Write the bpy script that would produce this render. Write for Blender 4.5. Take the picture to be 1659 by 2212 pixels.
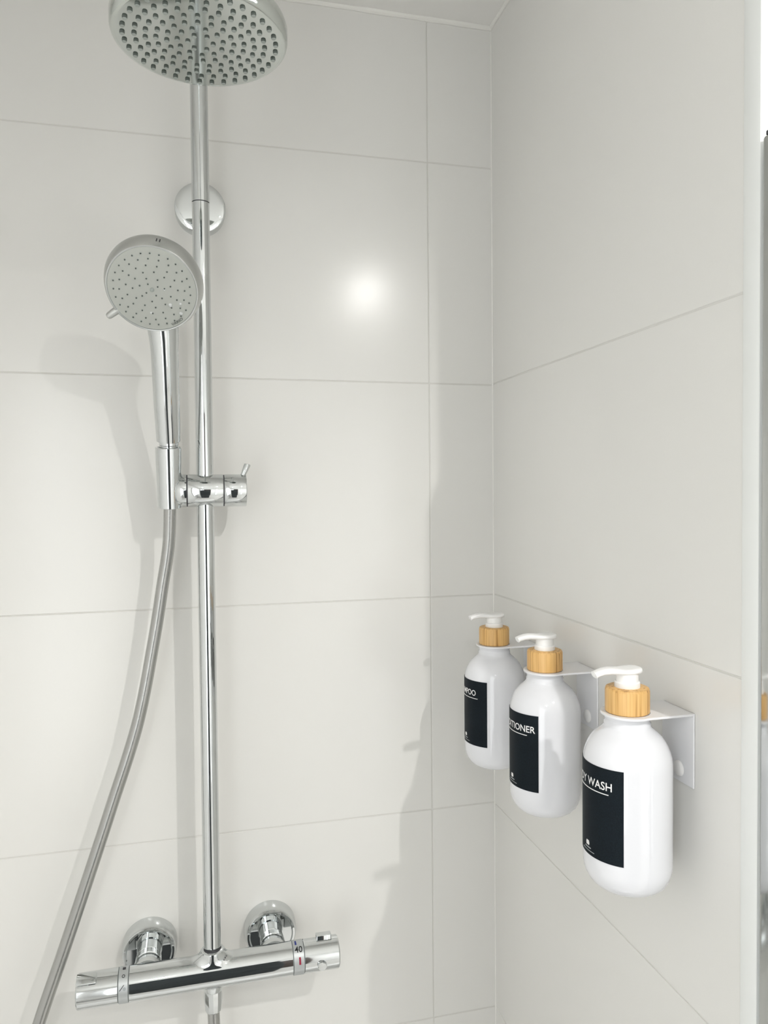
import bpy, bmesh, math, random
from mathutils import Vector, Matrix
random.seed(4)
for o in list(bpy.data.objects):
    bpy.data.objects.remove(o)
S = bpy.context.scene
COL = S.collection
PI = math.pi

# ------------------------------------------------------------------ camera
cam_data = bpy.data.cameras.new('camera')
cam = bpy.data.objects.new('camera', cam_data)
COL.objects.link(cam)
F_PX, YAW, PITCH, ROLL = 1632.01, 0.243725, -0.028458, -0.0091336
cy, sy, cp, sp = math.cos(YAW), math.sin(YAW), math.cos(PITCH), math.sin(PITCH)
fw = Vector((sy*cp, cy*cp, sp))
rt0 = Vector((cy, -sy, 0))
up0 = rt0.cross(fw)
rt = rt0*math.cos(ROLL) + up0*math.sin(ROLL)
up = up0*math.cos(ROLL) - rt0*math.sin(ROLL)
cam.matrix_world = Matrix(((rt.x, up.x, -fw.x, -0.410915), (rt.y, up.y, -fw.y, -1.006598),
                           (rt.z, up.z, -fw.z, 1.65018), (0, 0, 0, 1)))
cam_data.sensor_fit = 'VERTICAL'
cam_data.sensor_height = 36.0
cam_data.lens = F_PX*36.0/2212.0
cam_data.clip_start = 0.02
S.camera = cam

# ------------------------------------------------------------------ world, exposure, light levels
W = bpy.data.worlds.new('world')
S.world = W
W.use_nodes = True
W.node_tree.nodes['Background'].inputs[0].default_value = (0.9, 0.95, 1.0, 1)
W.node_tree.nodes['Background'].inputs[1].default_value = 0.3
S.view_settings.view_transform = 'Standard'
S.view_settings.look = 'None'
S.view_settings.gamma = 1.0
S.view_settings.use_curve_mapping = False
S.view_settings.exposure = -0.15
LAMP_WARM = (1.0, 0.985, 0.965)
SPOT_MAIN = 28.0         # downlight beyond the end of the right wall
SPOT_LEFT = 11.0         # downlight behind the camera, on the left
SPOT_FILL = 30.0         # added lamp out of view that lifts the ambient light
REFLECT_GLOW = 1.6             # glow of the panels added to the rear wall for reflections
FILL_GLOW = 3.0        # glow of the panel added to the left wall as fill light

# ------------------------------------------------------------------ materials
def nodes_of(name):
    m = bpy.data.materials.new(name)
    m.use_nodes = True
    return m, m.node_tree, m.node_tree.nodes['Principled BSDF']

def mat(name, col, rough=0.5, metal=0.0, coat=0.0, vary=0.0, scale=40.0, bump=0.0, bscale=60.0, rvary=0.0, ior=None, spec=None):
    m, t, b = nodes_of(name)
    b.inputs['Base Color'].default_value = (*col, 1)
    b.inputs['Roughness'].default_value = rough
    b.inputs['Metallic'].default_value = metal
    b.inputs['Coat Weight'].default_value = coat
    b.inputs['Coat Roughness'].default_value = 0.05
    if spec is not None:
        b.inputs['Specular IOR Level'].default_value = spec
    if ior:
        b.inputs['IOR'].default_value = ior
    tc = t.nodes.new('ShaderNodeTexCoord')
    if vary or rvary:
        n = t.nodes.new('ShaderNodeTexNoise')
        n.inputs['Scale'].default_value = scale
        n.inputs['Detail'].default_value = 3
        t.links.new(tc.outputs['Object'], n.inputs['Vector'])
        if vary:
            r = t.nodes.new('ShaderNodeValToRGB')
            r.color_ramp.elements[0].position = 0.3
            r.color_ramp.elements[1].position = 0.7
            r.color_ramp.elements[0].color = (*[max(0, c*(1-vary)) for c in col], 1)
            r.color_ramp.elements[1].color = (*[min(1, c*(1+vary)) for c in col], 1)
            t.links.new(n.outputs['Fac'], r.inputs['Fac'])
            t.links.new(r.outputs['Color'], b.inputs['Base Color'])
        if rvary:
            mr = t.nodes.new('ShaderNodeMapRange')
            mr.inputs['To Min'].default_value = max(0.0, rough-rvary)
            mr.inputs['To Max'].default_value = rough+rvary
            t.links.new(n.outputs['Fac'], mr.inputs['Value'])
            t.links.new(mr.outputs['Result'], b.inputs['Roughness'])
    if bump:
        n2 = t.nodes.new('ShaderNodeTexNoise')
        n2.inputs['Scale'].default_value = bscale
        n2.inputs['Detail'].default_value = 4
        bm_ = t.nodes.new('ShaderNodeBump')
        bm_.inputs['Strength'].default_value = bump
        bm_.inputs['Distance'].default_value = 0.001
        t.links.new(tc.outputs['Object'], n2.inputs['Vector'])
        t.links.new(n2.outputs['Fac'], bm_.inputs['Height'])
        t.links.new(bm_.outputs['Normal'], b.inputs['Normal'])
    return m

def emit_mat(name, col, strength):
    m, t, b = nodes_of(name)
    b.inputs['Base Color'].default_value = (*col, 1)
    b.inputs['Emission Color'].default_value = (*col, 1)
    b.inputs['Emission Strength'].default_value = strength
    return m

def bamboo_mat():
    m, t, b = nodes_of('bamboo')
    tc = t.nodes.new('ShaderNodeTexCoord')
    oi = t.nodes.new('ShaderNodeObjectInfo')
    mp = t.nodes.new('ShaderNodeMapping')
    mp.inputs['Scale'].default_value = (1, 1, 0.03)
    n = t.nodes.new('ShaderNodeTexNoise')
    n.noise_dimensions = '4D'
    n.inputs['Scale'].default_value = 420
    n.inputs['Detail'].default_value = 2
    mul = t.nodes.new('ShaderNodeMath'); mul.operation = 'MULTIPLY'; mul.inputs[1].default_value = 30
    r = t.nodes.new('ShaderNodeValToRGB')
    r.color_ramp.elements[0].position = 0.33
    r.color_ramp.elements[0].color = (0.40, 0.20, 0.055, 1)
    r.color_ramp.elements[1].position = 0.62
    r.color_ramp.elements[1].color = (0.78, 0.49, 0.19, 1)
    e = r.color_ramp.elements.new(0.42)
    e.color = (0.66, 0.38, 0.125, 1)
    t.links.new(tc.outputs['Object'], mp.inputs['Vector'])
    t.links.new(mp.outputs['Vector'], n.inputs['Vector'])
    t.links.new(oi.outputs['Random'], mul.inputs[0])
    t.links.new(mul.outputs[0], n.inputs['W'])
    t.links.new(n.outputs['Fac'], r.inputs['Fac'])
    t.links.new(r.outputs['Color'], b.inputs['Base Color'])
    b.inputs['Roughness'].default_value = 0.42
    return m

M = dict(
    tile=mat('glazed tile', (0.785, 0.777, 0.743), 0.19, vary=0.012, scale=3.0, rvary=0.03),
    grout=mat('grout', (0.70, 0.69, 0.65), 0.9, bump=0.3, bscale=400),
    ceiling=mat('ceiling paint', (0.88, 0.868, 0.835), 0.85, bump=0.25, bscale=90),
    caulk=mat('silicone sealant', (0.84, 0.83, 0.785), 0.5, bump=0.4, bscale=120),
    paint=mat('white wall paint', (0.90, 0.90, 0.89), 0.7, bump=0.1, bscale=200),
    floor=mat('grey floor tile', (0.64, 0.63, 0.61), 0.45, vary=0.1, scale=6),
    tray=mat('white shower tray', (0.88, 0.88, 0.87), 0.25),
    chrome=mat('polished chrome', (0.63, 0.65, 0.65), 0.035, 1.0),
    chrome_face=mat('chromed spray face', (0.62, 0.65, 0.625), 0.075, 1.0),
    satin=mat('satin chrome', (0.55, 0.56, 0.545), 0.32, 1.0),
    band=mat('satin grey marking ring', (0.50, 0.52, 0.52), 0.42, 0.6),
    seam=mat('dark joint line', (0.05, 0.05, 0.055), 0.6),
    spray=mat('grey spray plate', (0.43, 0.445, 0.41), 0.38),
    nozzle=mat('grey green silicone', (0.33, 0.36, 0.335), 0.45),
    nozzle_shade_ink=mat('nozzle flank shade and dark print', (0.085, 0.10, 0.088), 0.5),  # shade painted on the nozzle flanks; also the ink of the face lettering
    nozzle_dark=mat('dark jet hole', (0.06, 0.07, 0.065), 0.6),
    hose=mat('silver hose', (0.42, 0.42, 0.405), 0.26, 0.9, bump=0.12, bscale=900),
    bottle=mat('white gloss plastic', (0.79, 0.795, 0.82), 0.08, coat=0.2),
    pump=mat('white pump plastic', (0.90, 0.895, 0.88), 0.35),
    label=mat('black label vinyl', (0.006, 0.0105, 0.0145), 0.55, vary=0.3, scale=900, spec=0.12),
    print=mat('white print', (0.85, 0.85, 0.84), 0.55),
    print_grey=mat('grey print', (0.34, 0.36, 0.37), 0.55),
    steel_white=mat('white powder coat', (0.84, 0.84, 0.85), 0.4),
    rubber=mat('white pad', (0.85, 0.84, 0.82), 0.5),
    red=mat('red mark', (0.30, 0.006, 0.035), 0.5),
    blue=mat('blue mark', (0.015, 0.03, 0.22), 0.5),
    black=mat('black mark', (0.01, 0.01, 0.012), 0.5),
    bamboo=bamboo_mat(),
    profile=mat('polished aluminium', (0.53, 0.54, 0.53), 0.09, 1.0),
    trimw=mat('white edge trim', (0.83, 0.845, 0.825), 0.35),
    door=mat('dark door wood', (0.055, 0.042, 0.036), 0.4, vary=0.3, scale=8),
    slate=mat('dark slate lacquer', (0.035, 0.042, 0.046), 0.45, vary=0.2, scale=5),
    frame=mat('window frame paint', (0.8, 0.8, 0.8), 0.5),
    pane=emit_mat('added glow pane', (0.95, 0.98, 1.0), REFLECT_GLOW),
    fill_pane=emit_mat('added glow pane side', (0.95, 0.98, 1.0), FILL_GLOW),
    water=mat('water', (0.75, 0.77, 0.76), 0.03, ior=1.33),
)
M['water'].node_tree.nodes['Principled BSDF'].inputs['Transmission Weight'].default_value = 0.2

# ------------------------------------------------------------------ builders
def link(name, me, parent=None, loc=(0, 0, 0), m=None, sharp=35):
    me.shade_smooth()
    me.set_sharp_from_angle(angle=math.radians(sharp))
    if m is not None:
        me.materials.append(m)
    o = bpy.data.objects.new(name, me)
    COL.objects.link(o)
    o.location = loc
    if parent:
        o.parent = parent
    return o

def obj(name, bm, m, parent=None, loc=(0, 0, 0), sharp=35):
    bmesh.ops.recalc_face_normals(bm, faces=bm.faces)
    me = bpy.data.meshes.new(name)
    bm.to_mesh(me)
    bm.free()
    return link(name, me, parent, loc, m, sharp)

def thing(name, label, cat, loc, group=None):
    o = bpy.data.objects.new(name, None)
    COL.objects.link(o)
    o.location = loc
    o.empty_display_size = 0.02
    return tag(o, label, cat, group)

def tag(o, label, cat, group=None):
    o['label'] = label
    o['category'] = cat
    if group:
        o['group'] = group
    return o

def struct(o, label, cat=None):
    o['kind'] = 'structure'
    o['label'] = label
    o['category'] = cat or o.name.split('_')[0].split('.')[0]
    return o

def box(bm, lo, hi, bev=0.0, seg=1):
    r = bmesh.ops.create_cube(bm, size=1.0)
    vs = r['verts']
    for v in vs:
        v.co = Vector([lo[i] + (v.co[i]+0.5)*(hi[i]-lo[i]) for i in range(3)])
    if bev:
        es = list({e for v in vs for e in v.link_edges})
        bmesh.ops.bevel(bm, geom=es, offset=bev, segments=seg, affect='EDGES', profile=0.5)
    return bm

def frame(axis):
    z = Vector(axis).normalized()
    h = Vector((0, 0, 1)) if abs(z.z) < 0.9 else Vector((1, 0, 0))
    x = h.cross(z).normalized()
    y = z.cross(x)
    return x, y, z

def lathe(bm, prof, origin=(0, 0, 0), axis=(0, 0, 1), seg=48, closed=False):
    x, y, z = frame(axis)
    o = Vector(origin)
    rings = []
    for r, h in prof:
        if r < 1e-7:
            rings.append([bm.verts.new(o + z*h)])
        else:
            rings.append([bm.verts.new(o + z*h + (x*math.cos(a) + y*math.sin(a))*r)
                          for a in [2*PI*i/seg for i in range(seg)]])
    pairs = list(zip(rings[:-1], rings[1:]))
    if closed:
        pairs.append((rings[-1], rings[0]))
    for A, B in pairs:
        if len(A) == 1 and len(B) == 1:
            continue
        for i in range(seg):
            j = (i+1) % seg
            if len(A) == 1:
                bm.faces.new((A[0], B[i], B[j]))
            elif len(B) == 1:
                bm.faces.new((A[i], B[0], A[j]))
            else:
                bm.faces.new((A[i], B[i], B[j], A[j]))
    if not closed:
        for R in (rings[0], rings[-1]):
            if len(R) > 1:
                bm.faces.new(R)
    return bm

def spline(pts, n):
    """Catmull-Rom through pts (tuples of any length)."""
    P = [Vector(p[:3]) for p in pts]
    R = [p[3] if len(p) > 3 else None for p in pts]
    out = []
    for i in range(len(P)-1):
        p0, p1, p2, p3 = P[max(i-1, 0)], P[i], P[i+1], P[min(i+2, len(P)-1)]
        for k in range(n):
            t = k/n
            q = 0.5*((2*p1) + (p2-p0)*t + (2*p0-5*p1+4*p2-p3)*t*t + (3*p1-p0-3*p2+p3)*t**3)
            out.append((q, None if R[i] is None else R[i]*(1-t) + R[i+1]*t))
    out.append((P[-1], R[-1]))
    return out

def tube(bm, path, radius=None, seg=20):
    pts = [p for p, _ in path]
    rad = [radius if r is None else r for _, r in path]
    n0 = None
    rings = []
    for i, p in enumerate(pts):
        t = (pts[min(i+1, len(pts)-1)] - pts[max(i-1, 0)]).normalized()
        if n0 is None:
            n0 = frame(t)[0]
        n0 = (n0 - t*n0.dot(t)).normalized()
        b = t.cross(n0)
        rings.append([bm.verts.new(p + (n0*math.cos(2*PI*k/seg) + b*math.sin(2*PI*k/seg))*rad[i]) for k in range(seg)])
    for A, B in zip(rings[:-1], rings[1:]):
        for i in range(seg):
            j = (i+1) % seg
            bm.faces.new((A[i], B[i], B[j], A[j]))
    bm.faces.new(rings[0])
    bm.faces.new(rings[-1])
    return bm

def sub(v, w):
    return tuple(a-b for a, b in zip(v, w))

def text_mesh(body, width, cap, fn):
    """Flat lettering, scaled to width and capital height, centred in x, baseline 0, then mapped by fn(x, y)."""
    cu = bpy.data.curves.new('lettering', 'FONT')
    cu.body = body
    cu.size = 1.0
    cu.resolution_u = 4
    cu.offset = 0.012
    ob = bpy.data.objects.new('lettering', cu)
    COL.objects.link(ob)
    dg = bpy.context.evaluated_depsgraph_get()
    dg.update()
    me = bpy.data.meshes.new_from_object(ob.evaluated_get(dg))
    bpy.data.objects.remove(ob)
    xs = [v.co.x for v in me.vertices]
    ys = [v.co.y for v in me.vertices]
    x0, x1, y1 = min(xs), max(xs), max(ys)
    for v in me.vertices:
        v.co = fn((v.co.x-(x0+x1)/2)/(x1-x0)*width, v.co.y/y1*cap)
    me.materials.clear()
    me.name = 'lettering'
    return me

# ------------------------------------------------------------------ the room shell
ZC = 2.2955
J = 0.0007      # half a joint
XL, YR, XR = -0.88, -2.6, 1.3

def wall_box(name, lo, hi, m, label):
    o = obj(name, box(bmesh.new(), lo, hi), m)
    return struct(o, label, 'wall')

wb = wall_box('wall_back', (XL-0.1, 0.0007, -0.05), (0.12, 0.1, ZC+0.1), M['grout'], 'back shower wall of large pale tiles behind the chrome shower column')
wr = wall_box('wall_right', (0.0007, -0.507, -0.05), (0.11, 0.0007, ZC+0.1), M['grout'], 'right shower wall of large pale tiles carrying the three bottles')
rows_b = [0.0, 0.30, 0.60, 0.9005, 1.2003, 1.5004, 1.7982, 2.1012, ZC]
rows_r = [0.0, 0.30, 0.60, 0.90, 1.1990, 1.5010, 1.7998, ZC]
VJ = -0.0942
for z0, z1 in zip(rows_b[:-1], rows_b[1:]):
    for x0, x1 in ((XL, VJ), (VJ, 0.0)):
        obj('tile', box(bmesh.new(), (x0+J, 0.0, z0+J), (x1-(J if x1 < 0 else 0), 0.008, z1-J), 0.0005), M['tile'], wb)
for z0, z1 in zip(rows_r[:-1], rows_r[1:]):
    obj('tile', box(bmesh.new(), (0.0, -0.507, z0+J), (0.008, -0.0012, z1-J), 0.0005), M['tile'], wr)
struct(obj('wall_left', box(bmesh.new(), (XL-0.1, YR-0.1, -0.05), (XL, 0.0, ZC+0.1)), M['paint']), 'white painted wall left of the shower, outside the picture', 'wall')
struct(obj('wall_far', box(bmesh.new(), (XR, YR-0.1, -0.05), (XR+0.1, 0.0, ZC+0.1)), M['paint']), 'white painted wall on the far right, outside the picture', 'wall')
struct(obj('wall_rear', box(bmesh.new(), (XL-0.1, YR-0.1, -0.05), (XR+0.1, YR, ZC+0.1)), M['paint']), 'white painted wall behind the camera', 'wall')
struct(obj('wall_side', box(bmesh.new(), (0.11, -0.35, -0.05), (XR+0.1, -0.25, ZC+0.1)), M['paint']), 'white painted wall beyond the end of the shower wall', 'wall')
struct(obj('ceiling', box(bmesh.new(), (XL-0.1, YR-0.1, ZC), (XR+0.1, 0.1, ZC+0.12)), M['ceiling']), 'matte off white ceiling above the shower corner', 'ceiling')
struct(obj('floor', box(bmesh.new(), (XL-0.1, YR-0.1, -0.1), (XR+0.1, 0.1, 0.0)), M['floor']), 'grey tiled floor, below the picture', 'floor')
struct(obj('trim_1', box(bmesh.new(), (-0.0022, -0.5255, 0.0), (0.11, -0.5072, ZC), 0.0012, 2), M['trimw']), 'white vertical edge trim closing the right tiled wall', 'trim')
# sealant beads in the ceiling joints and in the corner
def bead(name, a, b, r, label, wob=0.0):
    n = 40
    pts = []
    for i in range(n+1):
        p = Vector(a).lerp(Vector(b), i/n)
        pts.append((p, r*(1+wob*(random.random()-0.5))))
    return struct(obj(name, tube(bmesh.new(), pts, seg=10), M['caulk']), label, 'trim')
bead('trim_2', (XL, -0.0005, ZC-0.0005), (0.0, -0.0005, ZC-0.0005), 0.0042, 'white sealant bead between ceiling and back wall tiles', 0.35)
bead('trim_3', (-0.0005, 0.0, ZC-0.0005), (-0.0005, -0.507, ZC-0.0005), 0.0034, 'white sealant bead between ceiling and right wall tiles', 0.3)
bead('trim_4', (0.0002, 0.0002, 0.04), (0.0002, 0.0002, ZC-0.003), 0.0014, 'thin pale sealant line in the vertical corner of the tiled walls', 0.2)
# shower tray, plus an added door and glowing panes for chrome and bottles to mirror
tray = bmesh.new()
box(tray, (XL+0.001, -0.80, 0.0), (-0.001, -0.001, 0.045), 0.006, 2)
tag(obj('shower_tray', tray, M['tray']), 'white shower tray on the floor under the shower', 'shower tray')
dr = bmesh.new()
box(dr, (-0.50, YR, 0.0), (0.02, YR+0.03, 2.0), 0.003)
d1 = struct(obj('added_door_1', dr, M['door']), 'dark door added behind the camera for the chrome to mirror', 'door')  # door put in as a dark shape for the chrome to mirror
obj('door_handle', tube(bmesh.new(), spline([(-0.44, YR+0.03, 1.02), (-0.44, YR+0.075, 1.02), (-0.43, YR+0.08, 1.02), (-0.33, YR+0.08, 1.02)], 4), 0.008, 10), M['satin'], d1)
for i, (x0, x1, z0, z1) in enumerate(((-0.78, -0.66, 0.25, 1.95), (0.42, 0.58, 0.3, 1.95))):
    w = bmesh.new()
    for lo, hi in (((x0-0.04, YR, z0-0.04), (x0, YR+0.03, z1+0.04)), ((x1, YR, z0-0.04), (x1+0.04, YR+0.03, z1+0.04)),
                   ((x0, YR, z0-0.04), (x1, YR+0.03, z0)), ((x0, YR, z1), (x1, YR+0.03, z1+0.04))):
        box(w, lo, hi)
    wf = struct(obj('window_%d' % (i+1), w, M['frame']), 'added window-like panel behind the camera, glowing for reflections', 'window')
    obj('window_pane', box(bmesh.new(), (x0, YR+0.004, z0), (x1, YR+0.012, z1)), M['pane'], wf)  # added glowing pane that bottles and chrome reflect

cb = thing('tall_cabinet', 'dark cabinet-shaped stand-in for the photographer, added for chrome reflections', 'cabinet', (-0.41, -1.52, 0.0))  # invented cabinet in the photographer's place, a dark band for the chrome to mirror
obj('carcass', box(bmesh.new(), (-0.21, -0.16, 0.02), (0.21, 0.14, 1.70), 0.002), M['slate'], cb)
for z0, z1 in ((0.03, 0.84), (0.85, 1.69)):
    cd = obj('cabinet_door', box(bmesh.new(), (-0.208, 0.141, z0), (0.208, 0.160, z1), 0.002), M['slate'], cb)
    obj('knob', lathe(bmesh.new(), [(0.006, 0.0), (0.006, 0.014), (0.011, 0.018), (0.011, 0.024), (0.0, 0.026)], (0.17, 0.160, (z0+z1)/2), (0, 1, 0), 20), M['slate'], cd)
for sx in (-0.18, 0.18):
    for sy in (-0.13, 0.11):
        obj('foot', lathe(bmesh.new(), [(0.015, 0.0), (0.015, 0.02)], (sx, sy, 0), (0, 0, 1), 16), M['slate'], cb)
y0, y1, z0, z1 = -2.35, -1.15, 0.8, 2.0
w = bmesh.new()
for lo, hi in (((XL, y0-0.04, z0-0.04), (XL+0.03, y0, z1+0.04)), ((XL, y1, z0-0.04), (XL+0.03, y1+0.04, z1+0.04)),
               ((XL, y0, z0-0.04), (XL+0.03, y1, z0)), ((XL, y0, z1), (XL+0.03, y1, z1+0.04))):
    box(w, lo, hi)
wf = struct(obj('window_3', w, M['frame']), 'added window-like fill light panel in the left wall, outside the picture', 'window')
obj('window_pane', box(bmesh.new(), (XL+0.004, y0, z0), (XL+0.012, y1, z1)), M['fill_pane'], wf)  # added glowing pane, throws soft fill onto the right wall

# ceiling downlights (two placed from the shadows they cast, one added for fill)
def downlight(x, y, power, size, label, cone=None):
    t = thing('ceiling_downlight', label, 'ceiling light', (x, y, ZC), 'recessed ceiling downlights')
    r = size/2
    obj('trim_ring', lathe(bmesh.new(), [(r+0.004, 0), (r+0.022, 0), (r+0.022, -0.003), (r+0.016, -0.006), (r+0.004, -0.006)], closed=True, seg=32), M['trimw'], t)
    if cone:
        L = bpy.data.lights.new('downlight_lamp', 'SPOT')
        L.spot_size = math.radians(cone)
        L.spot_blend = 0.5
        L.shadow_soft_size = size/2
    else:
        L = bpy.data.lights.new('downlight_lamp', 'AREA')
        L.shape = 'DISK'
        L.size = size
    L.energy = power
    L.color = LAMP_WARM
    lo = bpy.data.objects.new('downlight_lamp', L)
    COL.objects.link(lo)
    lo.parent = t
    lo.location = (0, 0, -0.008)
downlight(0.12, -1.33, SPOT_MAIN, 0.02, 'ceiling downlight beyond the end of the right shower wall', 166)
downlight(-0.56, -1.72, SPOT_LEFT, 0.03, 'ceiling downlight behind the camera near the left wall', 158)
downlight(1.05, -1.30, SPOT_FILL, 0.06, 'added fill downlight on the far right of the room, out of view')  # added lamp, only raises the bounce light in the room

# ------------------------------------------------------------------ chrome profile at the right edge
pf = thing('shower_screen_profile', 'polished metal upright profile beside the white edge trim at right', 'shower screen', (0.0, -0.55, 0.045))
b = bmesh.new()
box(b, (-0.0046, -0.0265, 0.0), (0.026, 0.0205, 1.862), 0.0030, 3)
obj('upright', b, M['profile'], pf)
obj('top_cap', box(bmesh.new(), (-0.0042, -0.0265, 1.8610), (0.026, 0.0170, 1.8645), 0.0006), M['seam'], pf)['label'] = 'thin dark top edge'

# ------------------------------------------------------------------ shower riser (pipe, bend, wall bracket)
PX, PY = -0.400, -0.072
base = (PX, PY, 1.09)
ri = thing('shower_riser', 'tall chrome riser pipe fixed to the back wall by a round bracket', 'shower pipe', base)
def rl(p):
    return tuple(a-b_ for a, b_ in zip(p, base)) + tuple(p[3:])
obj('lower_pipe', lathe(bmesh.new(), [(0.0102, 0.0), (0.0102, 1.9935-1.09)]), M['chrome'], ri)
obj('pipe_joint', lathe(bmesh.new(), [(0.0099, 1.9935-1.09), (0.0099, 1.9945-1.09)]), M['seam'], ri)
HY = -0.333
up_path = [(PX, PY, 1.9945), (PX, PY, 2.05), (PX, PY, 2.12)]
for k in range(0, 10):
    a = k/9*PI/2*0.97
    up_path.append((PX, PY-0.045*(1-math.cos(a)), 2.135+0.045*math.sin(a)))
up_path.append((PX, HY-0.002, 2.188))
obj('upper_pipe', tube(bmesh.new(), [(Vector(sub(p, base)), 0.0104) for p in up_path], seg=40), M['chrome'], ri)
wbk = obj('wall_bracket', lathe(bmesh.new(), [(0.0315, 0.0), (0.0315, 0.0155), (0.0310, 0.0170), (0.0300, 0.0176), (0.024, 0.0183), (0.016, 0.0188), (0.008, 0.0191), (0.0, 0.0192)], sub((PX, 0.0, 2.009), base), (0, -1, 0), 64), M['chrome'], ri)
obj('bracket_arm', lathe(bmesh.new(), [(0.0085, 0.018), (0.0085, 0.064)], sub((PX, 0.0, 2.009), base), (0, -1, 0), 24), M['chrome'], wbk)

# ------------------------------------------------------------------ rain shower head
RZ = 2.0345
hd = thing('rain_shower_head', 'large round chrome rain shower head cut by the top of the picture', 'shower head', (PX-0.001, HY, RZ))
RR = 0.0738
obj('shell', lathe(bmesh.new(), [(0.0, 0.003), (0.0697, 0.003), (0.0697, -0.0003), (0.0717, 0.0001), (0.0730, 0.0014), (RR, 0.0040), (RR, 0.0125), (0.0725, 0.0165), (0.063, 0.021),
     (0.045, 0.026), (0.024, 0.031), (0.020, 0.036), (0.020, 0.048), (0.0, 0.048)], seg=96), M['chrome_face'], hd)
face = obj('spray_plate', lathe(bmesh.new(), [(0.0, -0.0009), (0.045, -0.0007), (0.0690, -0.0003), (0.0697, -0.00025), (0.0697, 0.0028), (0.0, 0.0028)], seg=96), M['chrome_face'], hd)
obj('ball_joint', lathe(bmesh.new(), [(0.013, 0.046), (0.0165, 0.052), (0.018, 0.062), (0.0165, 0.072), (0.012, 0.078), (0.0, 0.082)], seg=32), M['chrome'], hd)
obj('neck', lathe(bmesh.new(), [(0.0115, 0.075), (0.0115, 0.150)], seg=32), M['chrome'], hd)
nb = bmesh.new()
lathe(nb, [(0.0, -0.0017), (0.0017, -0.0017), (0.0020, -0.0014), (0.0023, 0.0006), (0.0, 0.0006)], seg=12)
nb.normal_update()
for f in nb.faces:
    f.material_index = 0 if abs(f.normal.z) > 0.6 else 1  # flanks take the painted shade, caps keep the lighter grey
nz_me = None
rings = [(0.0105, 6), (0.0192, 11), (0.0279, 16), (0.0366, 21), (0.0453, 26), (0.0540, 31), (0.0636, 36)]
k = 0
for r, n in rings:
    for i in range(n):
        a = 2*PI*(i/n) + k*0.35
        loc = (r*math.cos(a), r*math.sin(a), -0.0006)
        if nz_me is None:
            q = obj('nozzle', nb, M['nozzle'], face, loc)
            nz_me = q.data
            nz_me.materials.append(M['nozzle_shade_ink'])
        else:
            q = bpy.data.objects.new('nozzle', nz_me)
            COL.objects.link(q)
            q.parent = face
            q.location = loc
    k += 1

# ------------------------------------------------------------------ sliding holder on the riser
SZ = 1.652
hb = (PX, PY, SZ)
ho = thing('handset_holder', 'chrome sliding holder clamped on the riser pipe with short lever', 'shower holder', hb)
def cyl_x(x0, x1, r, bev=0.0006, seg=56):
    bm = bmesh.new()
    lathe(bm, [(r-bev*2, x0), (r-bev*0.6, x0+bev*0.5), (r, x0+bev*1.6), (r, x1-bev*1.6), (r-bev*0.6, x1-bev*0.5), (r-bev*2, x1)], (0, 0, 0), (1, 0, 0), seg)
    return bm
cl = obj('clamp', cyl_x(-0.0205, 0.0213, 0.0197), M['chrome'], ho)
obj('joint_line', lathe(bmesh.new(), [(0.0190, 0.0209), (0.0190, 0.0226)], (0, 0, 0), (1, 0, 0), 48), M['seam'], cl)
obj('joint_line', lathe(bmesh.new(), [(0.0190, -0.0218), (0.0190, -0.0203)], (0, 0, 0), (1, 0, 0), 48), M['seam'], cl)
obj('left_end', lathe(bmesh.new(), [(0.0, -0.0385), (0.008, -0.0380), (0.0145, -0.0360), (0.0183, -0.0325), (0.0197, -0.028), (0.0197, -0.0218)], (0, 0, 0), (1, 0, 0), 56), M['chrome'], ho)
kn = obj('knob', cyl_x(0.0222, 0.0486, 0.0197), M['chrome'], ho)
obj('lever', tube(bmesh.new(), [(Vector((0.0440, -0.003, 0.0160)), 0.0030), (Vector((0.0460, -0.003, 0.021)), 0.0033), (Vector((0.0502, -0.003, 0.0308)), 0.0041), (Vector((0.0504, -0.003, 0.0316)), 0.0037)], seg=16), M['chrome'], kn)
s0, s1 = Vector(sub((-0.4410, -0.0715, 1.6325), hb)), Vector(sub((-0.4412, -0.0845, 1.7033), hb))
ax = (s1-s0)
hgt = ax.length
obj('cradle', lathe(bmesh.new(), [(0.0098, 0.0), (0.0134, 0.0), (0.0140, 0.0006), (0.0152, hgt-0.0006), (0.0147, hgt), (0.0125, hgt), (0.0120, hgt-0.004), (0.0100, 0.004)], s0, ax, 56, closed=True), M['chrome'], ho)

# ------------------------------------------------------------------ hand shower
hs0 = (-0.4408, -0.0850, 1.7040)
hs = thing('hand_shower', 'round grey faced hand shower standing in the holder left of the riser', 'hand shower', hs0)
hp = [(-0.4409, -0.0865, 1.7112, 0.0138), (-0.4412, -0.0940, 1.7300, 0.0142), (-0.4417, -0.1040, 1.7535, 0.0146), (-0.4420, -0.1150, 1.7815, 0.0147),
      (-0.4424, -0.1240, 1.8070, 0.0150), (-0.4428, -0.1285, 1.8220, 0.0160), (-0.4440, -0.1330, 1.8370, 0.0172), (-0.4460, -0.1400, 1.8540, 0.0165), (-0.4470, -0.1450, 1.8640, 0.010)]
obj('handle', tube(bmesh.new(), spline([sub(p[:3], hs0) + (p[3],) for p in hp], 6), seg=40), M['chrome'], hs)
cax = Vector((0.0, -0.165, 1.0))
obj('collar', lathe(bmesh.new(), [(0.0105, -0.006), (0.0105, 0.0012), (0.0112, 0.0018), (0.0112, 0.0060), (0.0105, 0.0085)], (0, 0, 0), Vector((0, -0.2, 1)), 40), M['chrome'], hs)
obj('handle_seam', lathe(bmesh.new(), [(0.0126, 0.0062), (0.0126, 0.0072)], (0, 0, 0), Vector((0, -0.3, 1)), 40), M['seam'], hs)
nrm = Vector((-0.11, -0.775, -0.615)).normalized()
hc = Vector(sub((-0.4516, -0.1815, 1.8610), hs0))
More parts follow.
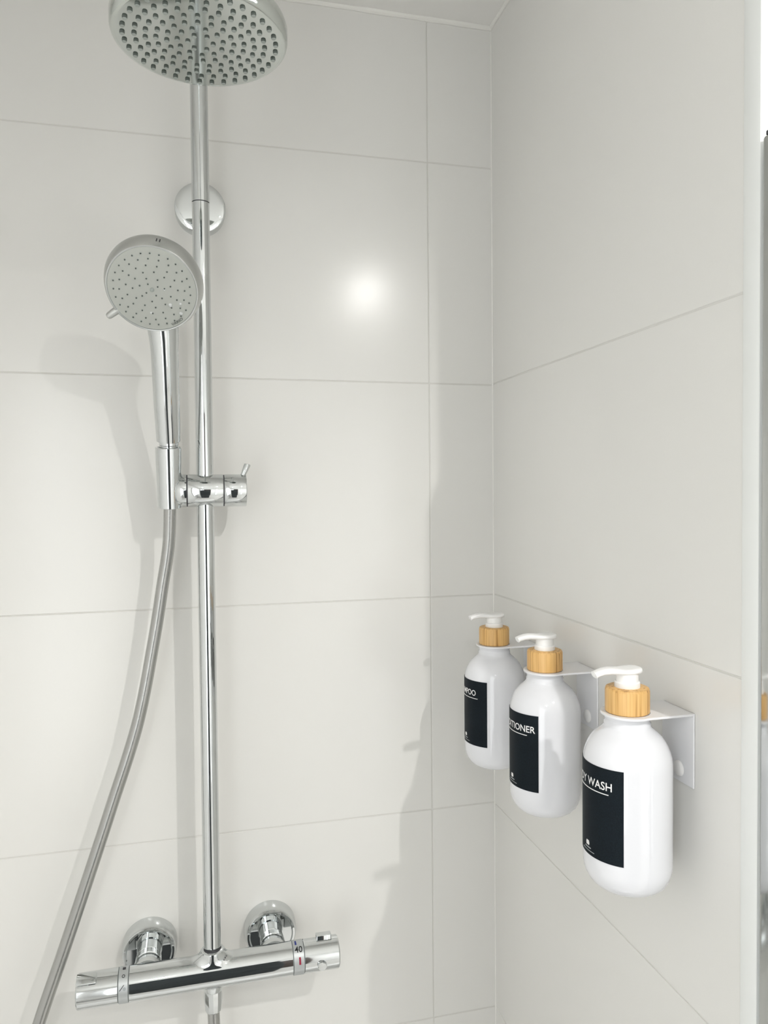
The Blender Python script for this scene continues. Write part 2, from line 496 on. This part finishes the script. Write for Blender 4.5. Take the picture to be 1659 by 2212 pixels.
hx, hy_, _ = frame(nrm)
shell = obj('head_shell', lathe(bmesh.new(), [(0.0, -0.0025), (0.0459, -0.0025), (0.0459, 0.0003), (0.0466, 0.0005), (0.0474, -0.0004), (0.0499, -0.0090), (0.0508, -0.0150), (0.0505, -0.0185), (0.048, -0.0215), (0.041, -0.0245),
     (0.028, -0.0275), (0.0, -0.029)], hc, nrm, 96), M['satin'], hs)
sf = obj('spray_face', lathe(bmesh.new(), [(0.0, 0.0007), (0.030, 0.0007), (0.0446, 0.0005), (0.0452, -0.0002), (0.0452, -0.002), (0.0, -0.002)], hc, nrm, 80), M['spray'], hs)
obj('face_joint', lathe(bmesh.new(), [(0.0452, -0.001), (0.0459, -0.001), (0.0459, 0.0002), (0.0452, 0.0002)], hc, nrm, 80, closed=True), M['band'], hs)
jet_me = None
# "up" in the face plane
fup = (Vector((0, 0, 1)) - nrm*nrm.z).normalized()
frt = fup.cross(nrm)       # towards the picture's right
def on_face(u, v, h=0.0007):
    return hc + frt*u + fup*v + nrm*h
for r, n, off in ((0.0388, 27, 0.1), (0.0330, 20, 0.3), (0.0262, 15, 0.0), (0.0195, 11, 0.2), (0.0128, 7, 0.1), (0.0070, 4, 0.5)):
    for i in range(n):
        a = 2*PI*i/n + off
        p = on_face(r*math.cos(a), r*math.sin(a), 0.0006)
        if jet_me is None:
            jb = bmesh.new()
            lathe(jb, [(0.0011, -0.0002), (0.0010, 0.0005), (0.0006, 0.0007), (0.0, 0.0007)], (0, 0, 0), nrm, 8)
            q = obj('jet', jb, M['nozzle'], sf, p)
            jet_me = q.data
            db = bmesh.new()
            lathe(db, [(0.0006, 0.0), (0.0005, 0.0009), (0.0, 0.0009)], (0, 0, 0), nrm, 6)
        else:
            q = bpy.data.objects.new('jet', jet_me)
            COL.objects.link(q)
            q.parent = sf
            q.location = p
hole = bmesh.new()
for r, n, off in ((0.0330, 20, 0.3), (0.0262, 15, 0.0), (0.0195, 11, 0.2), (0.0128, 7, 0.1), (0.0070, 4, 0.5), (0.0388, 27, 0.1)):
    for i in range(n):
        a = 2*PI*i/n + off
        lathe(hole, [(0.00085, 0.0), (0.00075, 0.0010), (0.0, 0.0010)], on_face(r*math.cos(a), r*math.sin(a), 0.0006), nrm, 6)
db.free()
jh = obj('jet_holes', hole, M['nozzle_dark'], sf)
jh['kind'] = 'stuff'
obj('centre_jet', lathe(bmesh.new(), [(0.0022, 0.0), (0.0022, 0.0006), (0.0014, 0.0011), (0.0, 0.0011)], on_face(0, 0), nrm, 16), M['nozzle'], sf)
# spray selector tab, twin marks on the rim, droplets
ta = Vector((math.cos(math.radians(212)), math.sin(math.radians(212))))
tb0 = hc + (frt*ta.x + fup*ta.y)*0.0455 - nrm*0.004
tb1 = hc + (frt*ta.x + fup*ta.y)*0.060 - nrm*0.001
tm = tube(bmesh.new(), [(tb0, 0.0044), (tb0.lerp(tb1, 0.5), 0.0040), (tb0.lerp(tb1, 0.85), 0.0036), (tb0.lerp(tb1, 0.96), 0.0028), (tb1, 0.0014)], seg=16)
obj('spray_selector', tm, M['satin'], hs)
for du in (-0.0016, 0.0016):
    a = math.radians(77) + du/0.05*-1.0
    e = frt*math.cos(a) + fup*math.sin(a)
    p = hc + e*0.0494 - nrm*0.0085
    mk = bmesh.new()
    lathe(mk, [(0.0007, -0.0022), (0.0007, 0.0022)], p, (nrm - e*0.28), 8)
    obj('rim_mark', mk, M['seam'], shell)
for u, v, s in ((0.0125, 0.0005, 0.0014), (0.0165, -0.0165, 0.0022), (0.027, -0.0150, 0.0016), (0.0265, -0.0258, 0.0019), (-0.0045, -0.0255, 0.0013)):
    dp = bmesh.new()
    lathe(dp, [(s, 0.0), (s*0.85, s*0.45), (s*0.5, s*0.7), (0, s*0.8)], on_face(u, v, 0.0006), nrm, 14)
    obj('water_droplet', dp, M['water'], sf)
def face_text(x, y):
    return tuple(on_face(0.0, 0.0) + (frt*math.sin(x/0.0425 + 0.55) - fup*math.cos(x/0.0425 + 0.55))*(0.0427-y) + nrm*0.0009)
tmx = text_mesh('VARIO', 0.0150, 0.0028, face_text)
link('lettering', tmx, sf, m=M['nozzle_shade_ink'])

# ------------------------------------------------------------------ hose
h0 = (-0.4410, -0.0720, 1.633)
hz = thing('shower_hose', 'grey flexible hose curving down from the holder towards lower left', 'hose', h0)
hpts = [(-0.441, -0.0755, 1.66), (-0.4413, -0.071, 1.6302), (-0.4428, -0.066, 1.5968), (-0.4457, -0.063, 1.5721), (-0.4512, -0.06, 1.5407), (-0.4627, -0.057, 1.4728), (-0.4834, -0.057, 1.3724), (-0.5149, -0.058, 1.2746), (-0.545, -0.06, 1.1851), (-0.5714, -0.062, 1.1086), (-0.5995, -0.064, 1.0281), (-0.622, -0.07, 0.95), (-0.64, -0.08, 0.82), (-0.6, -0.095, 0.7), (-0.52, -0.1, 0.66), (-0.44, -0.095, 0.72), (-0.405, -0.083, 0.84), (-0.3995, -0.076, 0.95), (-0.4, -0.075, 1.022)]
obj('hose_tube', tube(bmesh.new(), spline([sub(p, h0) for p in hpts], 14), 0.0073, 24), M['hose'], hz)
obj('hose_nut', lathe(bmesh.new(), [(0.0088, 1.0165), (0.0098, 1.0180), (0.0110, 1.0320), (0.0110, 1.0440), (0.0095, 1.0470)], (0-h0[0]-0.4, -0.075-h0[1], -h0[2]), (0, 0, 1), 12), M['chrome'], hz, sharp=20)

# ------------------------------------------------------------------ thermostatic mixer
TY, TZ = -0.075, 1.066
mb = (PX, TY, TZ)
mx = thing('shower_mixer', 'chrome bar mixer with two round handles under the riser pipe', 'shower mixer', mb)
R0 = 0.0192
body = bmesh.new()
lathe(body, [(0.0186, -0.0968), (R0, -0.0960), (R0, 0.0962), (0.0186, 0.0970)], (0, 0, 0), (1, 0, 0), 64)
bo = obj('body', body, M['chrome'], mx)
bb = bmesh.new()
lev = [0.0, 0.0006, 0.0014, 0.0026, 0.0045, 0.0075, 0.012]
rows = []
nb_ = 48
for d in lev + ['rim', 'cap']:
    row = []
    for i in range(nb_):
        th = 2*PI*i/nb_
        c, sn = math.cos(th), math.sin(th)
        if d == 'rim':
            v = (0.0136*c, 0.0136*sn, 0.0268)
        elif d == 'cap':
            v = (0.0124*c, 0.0124*sn, 0.0275)
        else:
            r = 0.0140 + (0.0105*c*c + 0.002)*math.exp(-d/0.0024)
            y = r*sn
            v = (r*c, y, min(math.sqrt(max(R0*R0-y*y, 1e-6)) - 0.0003 + d, 0.0255))
        row.append(bb.verts.new(v))
    rows.append(row)
for A, B in zip(rows[:-1], rows[1:]):
    for i in range(nb_):
        j = (i+1) % nb_
        bb.faces.new((A[i], A[j], B[j], B[i]))
bb.faces.new(rows[-1])
obj('pipe_boss', bb, M['chrome'], mx)
obj('boss_joint', lathe(bmesh.new(), [(0.0106, 0.0270), (0.0106, 0.0279)], (0, 0, 0), (0, 0, 1), 32), M['seam'], mx)
obj('hose_outlet', lathe(bmesh.new(), [(0.0105, -0.0235), (0.0115, -0.0215), (0.0125, -0.014)], (0, 0, 0), (0, 0, 1), 32), M['chrome'], mx)
# marking rings
rl_ = obj('marking_ring', lathe(bmesh.new(), [(0.0190, -0.1081), (0.0194, -0.1077), (0.0194, -0.0975), (0.0190, -0.0971)], (0, 0, 0), (1, 0, 0), 64), M['band'], mx)
rr_ = obj('marking_ring', lathe(bmesh.new(), [(0.0190, 0.0973), (0.0194, 0.0977), (0.0194, 0.1100), (0.0190, 0.1104)], (0, 0, 0), (1, 0, 0), 64), M['band'], mx)
def ring_pt(x, y, xc, ang, r=0.01955):
    """x along the bar, y up the ring, around elevation ang (0 = facing the room, 90 = up)."""
    a = ang + y/r
    return Vector((xc + x, -r*math.cos(a), r*math.sin(a)))
def patch(name, parent, m, xc, ang, w, h, r=0.01955, shear=0.0):
    bm = bmesh.new()
    n = 4
    rows = []
    for i in range(n+1):
        y = -h/2 + h*i/n
        rows.append([bm.verts.new(ring_pt(sx*w/2 + shear*y, y, xc, ang, r)) for sx in (-1, 1)])
    for A, B in zip(rows[:-1], rows[1:]):
        bm.faces.new((A[0], A[1], B[1], B[0]))
    return obj(name, bm, m, parent)
D = math.radians
me40 = text_mesh('40', 0.0094, 0.0075, lambda x, y: tuple(ring_pt(x, y-0.0037, 0.1037, D(57), 0.0196)))
link('lettering', me40, rr_, m=M['black'])
patch('blue_mark', rr_, M['blue'], 0.1010, D(86), 0.0022, 0.0075)
patch('red_mark', rr_, M['red'], 0.1046, D(18), 0.0024, 0.0085)
patch('grey_mark', rl_, M['seam'], -0.1022, D(90), 0.0036, 0.0050)
ci = bmesh.new()
n = 16
ra = [ci.verts.new(ring_pt(0.00115*math.cos(2*PI*i/n), 0.00125*math.sin(2*PI*i/n), -0.1024, D(58))) for i in range(n)]
rb = [ci.verts.new(ring_pt(0.0018*math.cos(2*PI*i/n), 0.0020*math.sin(2*PI*i/n), -0.1024, D(58))) for i in range(n)]
for i in range(n):
    ci.faces.new((ra[i], rb[i], rb[(i+1) % n], ra[(i+1) % n]))
obj('ring_mark', ci, M['black'], rl_)
patch('slash_mark', rl_, M['black'], -0.1040, D(22), 0.0010, 0.0058, shear=0.85)
dt = bmesh.new()
dt.faces.new([dt.verts.new(ring_pt(0.0017*math.cos(2*PI*i/n), 0.0019*math.sin(2*PI*i/n), -0.1010, D(18))) for i in range(n)])
obj('drop_mark', dt, M['print_grey'], rl_)
# handles
def handle(x0, x1, out):
    bm = bmesh.new()
    prof = [(0.0186, x0), (R0, x0+0.0006*out), (R0, x1-0.0016*out), (0.0183, x1-0.0004*out), (0.0172, x1), (0.0, x1)]
    return lathe(bm, prof, (0, 0, 0), (1, 0, 0), 64)
hl = obj('flow_handle', handle(-0.1085, -0.1550, -1), M['chrome'], mx)
hr = obj('temperature_handle', handle(0.1107, 0.1552, 1), M['chrome'], mx)
def lug(x0, x1, ang, w, r0, r1):
    bm = bmesh.new()
    box(bm, (x0, -w/2, r0), (x1, w/2, r1), 0.0009, 2)
    rot = Matrix.Rotation(PI/2-ang, 4, 'X')
    bmesh.ops.transform(bm, matrix=rot, verts=bm.verts)
    return bm
obj('grip', lug(-0.1546, -0.1325, D(66), 0.013, 0.010, 0.0225), M['chrome'], hl)
obj('grip', lug(0.1275, 0.1468, D(97), 0.012, 0.010, 0.0236), M['chrome'], hr)
obj('safety_button', lathe(bmesh.new(), [(0.0056, 0.015), (0.0056, 0.0222), (0.0050, 0.0230), (0.0, 0.0232)], (0.1318, 0, 0), (0, -math.cos(D(8)), math.sin(D(-8))), 28), M['chrome'], hr)
for xc in (-0.0775, 0.0760):
    es = obj('escutcheon', lathe(bmesh.new(), [(0.0345, 0.0), (0.0345, 0.0050), (0.0338, 0.0150), (0.0326, 0.0205), (0.0308, 0.0228), (0.0285, 0.0230), (0.0270, 0.0215), (0.0, 0.0215)], (xc, -TY, 0.002), (0, -1, 0), 72), M['chrome'], mx)
    obj('union', lathe(bmesh.new(), [(0.0150, 0.0200), (0.0150, 0.0300), (0.0140, 0.0308), (0.0140, 0.0318), (0.0158, 0.0326), (0.0162, 0.0420), (0.0150, 0.0428), (0.0150, 0.0440), (0.0166, 0.0448), (0.0170, 0.0620)], (xc, -TY, 0.0), (0, -1, 0), 40), M['chrome'], es)

# ------------------------------------------------------------------ bottle brackets
BX = -0.0513
BYS = (-0.427, -0.2675, -0.1262)
BL = [('white steel bottle bracket nearest the white edge trim, holding the body wash', 'BODY WASH', 'white pump bottle labelled BODY WASH, nearest and lowest in the picture', 0.0516),
      ('middle white steel bottle bracket, holding the conditioner', 'CONDITIONER', 'white pump bottle labelled CONDITIONER, between the other two', 0.0640),
      ('white steel bottle bracket nearest the corner, holding the shampoo', 'SHAMPOO', 'white pump bottle labelled SHAMPOO, nearest the tiled corner', 0.0405)]
ZP = 1.4570      # top of the bracket shelf
HW = 0.0225
def shelf_mesh():
    bm = bmesh.new()
    t = 0.0018
    ax_ = BX + 0.0015      # local x of bottle axis, measured from the wall face of the bracket
    ri_, ro = 0.0178, 0.0238
    ca = math.atan2(HW, -0.0005-ax_)
    angs = sorted([2*PI*i/36 for i in range(36)] + [ca, 2*PI-ca])
    n = len(angs)
    inner = [(ax_ + ri_*math.cos(a), ri_*math.sin(a)) for a in angs]
    outer = []
    # straight sides from the wall to the bottle's axis, then a round end
    for a in angs:
        c, s = math.cos(a), math.sin(a)
        if c <= 1e-6:
            outer.append((ax_ + ro*c, ro*s))
        else:
            k_ = min((-0.0005-ax_)/c, HW/abs(s) if abs(s) > 1e-6 else 9)
            outer.append((ax_ + k_*c, k_*s))
    vt = [[bm.verts.new((x, y, z)) for x, y in L] for L in (outer, inner) for z in (0.0, -t)]
    ot, ob_, it, ib = vt
    for i in range(n):
        j = (i+1) % n
        bm.faces.new((ot[i], ot[j], it[j], it[i]))
        bm.faces.new((ob_[i], ib[i], ib[j], ob_[j]))
        bm.faces.new((ot[i], ob_[i], ob_[j], ot[j]))
        bm.faces.new((it[i], it[j], ib[j], ib[i]))
    return bm
bt = thing('bottle_bracket', BL[0][0], 'bracket', (0.0, BYS[0], ZP), 'white bottle brackets on the right wall')
obj('shelf_plate', shelf_mesh(), M['steel_white'], bt)
obj('back_plate', box(bmesh.new(), (-0.0018, -HW, -0.0650), (-0.0002, HW, 0.0), 0.0005), M['steel_white'], bt)
obj('pad', lathe(bmesh.new(), [(0.0070, 0.0015), (0.0066, 0.0030), (0.0050, 0.0044), (0.0025, 0.0051), (0.0, 0.0053)], (0, -0.0025, -0.0535), (-1, 0, 0), 28), M['rubber'], bt)
def copy_tree(o, parent=None):
    c = o.copy()
    COL.objects.link(c)
    if parent:
        c.parent = parent
    for ch in list(o.children):
        copy_tree(ch, c)
    return c
brackets = [bt]
for i in (1, 2):
    c = copy_tree(bt)
    c.location = (0.0, BYS[i], ZP)
    c['label'] = BL[i][0]
    brackets.append(c)

# ------------------------------------------------------------------ pump bottles
ZB = 1.3050
pb = thing('pump_bottle', BL[0][2], 'bottle', (BX, BYS[0], ZB), 'white pump bottles on the right wall')
RB = 0.0374
prof = [(0.0, 0.0012), (0.012, 0.0010), (0.0185, 0.0), (0.0225, 0.0008), (0.0265, 0.0024), (0.0300, 0.0048), (0.0330, 0.0082), (0.0352, 0.0122), (0.0366, 0.0166), (0.0372, 0.0206), (RB, 0.0245), (RB, 0.1130), (0.0371, 0.1180), (0.0364, 0.1222), (0.0352, 0.1260),
        (0.0334, 0.1302), (0.0312, 0.1340), (0.0284, 0.1376), (0.0254, 0.1404), (0.0226, 0.1428), (0.0204, 0.1450), (0.0196, 0.1466), (0.0196, 0.1492), (0.0188, 0.1500), (0.0188, 0.1520), (0.0194, 0.1526),
        (0.0194, 0.1548), (0.0174, 0.1556), (0.0172, 0.1600), (0.0, 0.1600)]
prof = [(r, h-0.0055 if h > 0.05 else h) for r, h in prof]
obj('body', lathe(bmesh.new(), prof, seg=96), M['bottle'], pb, sharp=50)
def lab_pt(s, z, r):
    """s: arc length from the label's middle, positive towards the right when read; the middle faces -X."""
    a = PI + s/RB
    return Vector((r*math.cos(a), r*math.sin(a), z))
def label_mesh(z0, z1, half, r0, r1, n=40):
    bm = bmesh.new()
    g = {}
    for i in range(n+1):
        s = -half + 2*half*i/n
        for kz, z in enumerate((z0, z1)):
            for kr, r in enumerate((r0, r1)):
                g[i, kz, kr] = bm.verts.new(lab_pt(s, z, r))
    for i in range(n):
        bm.faces.new((g[i, 0, 1], g[i+1, 0, 1], g[i+1, 1, 1], g[i, 1, 1]))
        for kz in (0, 1):
            bm.faces.new((g[i, kz, 0], g[i+1, kz, 0], g[i+1, kz, 1], g[i, kz, 1]))
    for i in (0, n):
        bm.faces.new((g[i, 0, 0], g[i, 0, 1], g[i, 1, 1], g[i, 1, 0]))
    return bm
HALF = RB*D(54)
lb = obj('label', label_mesh(1.3372-ZB, 1.4166-ZB, HALF, RB-0.0002, RB+0.00025), M['label'], pb)
lb['label'] = 'black label with white lettering'
RP = RB+0.00055
obj('underline', label_mesh(1.3948-ZB, 1.3955-ZB, RB*D(35), RB, RP, 24), M['print'], lb)
# small emblem and two lines of small print near the foot of the label
em = bmesh.new()
pts = [(-0.0021, 0.0), (0.0021, 0.0), (0.0026, 0.0018), (0.0019, 0.0040), (-0.0019, 0.0040), (-0.0026, 0.0018)]
em.faces.new([em.verts.new(lab_pt(x, 1.3452-ZB+z, RP)) for x, z in pts])
obj('emblem', em, M['print'], lb)
obj('small_print', label_mesh(1.3428-ZB, 1.3438-ZB, 0.0042, RB, RP, 8), M['print_grey'], lb)
obj('small_print', label_mesh(1.3404-ZB, 1.3409-ZB, 0.0085, RB, RP, 12), M['print_grey'], lb)
def letters(txt, width):
    return text_mesh(txt, width, 0.0068, lambda x, y: tuple(lab_pt(x, 1.3986-ZB+y, RP)))
lt = link('lettering', letters(BL[0][1], BL[0][3]), lb, m=M['print'])
zc0 = ZP - ZB + 0.0002
obj('collar', lathe(bmesh.new(), [(0.0180, zc0), (0.0187, zc0+0.0008), (0.0187, zc0+0.0190), (0.0180, zc0+0.0210), (0.0168, zc0+0.0216), (0.0, zc0+0.0216)], seg=64), M['bamboo'], pb)
zt = zc0+0.0216
obj('pump_stem', lathe(bmesh.new(), [(0.0108, zt-0.002), (0.0108, zt+0.0042), (0.0102, zt+0.0050), (0.0094, zt+0.0052), (0.0092, zt+0.0126), (0.0, zt+0.0126)], seg=40), M['pump'], pb)
zz = zt + 0.0144
secs = [(0.0122, 0.0004, 0.0020, 0.0008), (0.0116, 0.0003, 0.0050, 0.0020), (0.0100, 0.0001, 0.0078, 0.0029), (0.0062, -0.0001, 0.0100, 0.0032), (0.0, -0.0004, 0.0106, 0.0031), (-0.0060, -0.0004, 0.0092, 0.0030),
        (-0.0120, 0.0001, 0.0070, 0.0030), (-0.0180, 0.0005, 0.0057, 0.0031), (-0.0240, 0.0001, 0.0050, 0.0030), (-0.0285, -0.0010, 0.0046, 0.0029), (-0.0318, -0.0024, 0.0043, 0.0027)]
pm = bmesh.new()
rg = []
for x, z, w, h in secs:
    ring = []
    for i in range(24):
        a = 2*PI*i/24
        c, s = math.cos(a), math.sin(a)
        e = 0.75
        yy = w*math.copysign(abs(c)**e, c)
        hh = h*math.copysign(abs(s)**e, s)
        if s > 0 and x > -0.012:      # thumb rest dished in the top
            hh -= 0.0009*max(0.0, 1-(yy/0.008)**2)*max(0.0, 1-((x-0.001)/0.011)**2)
        ring.append(pm.verts.new((x - (0.0012*s if x < -0.03 else 0), yy, zz+z+hh)))
    rg.append(ring)
for A, B in zip(rg[:-1], rg[1:]):
    for i in range(24):
        j = (i+1) % 24
        pm.faces.new((A[i], B[i], B[j], A[j]))
pm.faces.new(rg[0]); pm.faces.new(rg[-1])
obj('pump_head', pm, M['pump'], pb, sharp=50)
for i in (1, 2):
    c = copy_tree(pb)
    c.location = (BX, BYS[i], ZB)
    c['label'] = BL[i][2]
    for lab in c.children:
        if lab.name.startswith('label'):
            for ch in lab.children:
                if ch.name.startswith('lettering'):
                    me = letters(BL[i][1], BL[i][3])
                    me.materials.append(M['print'])
                    ch.data = me
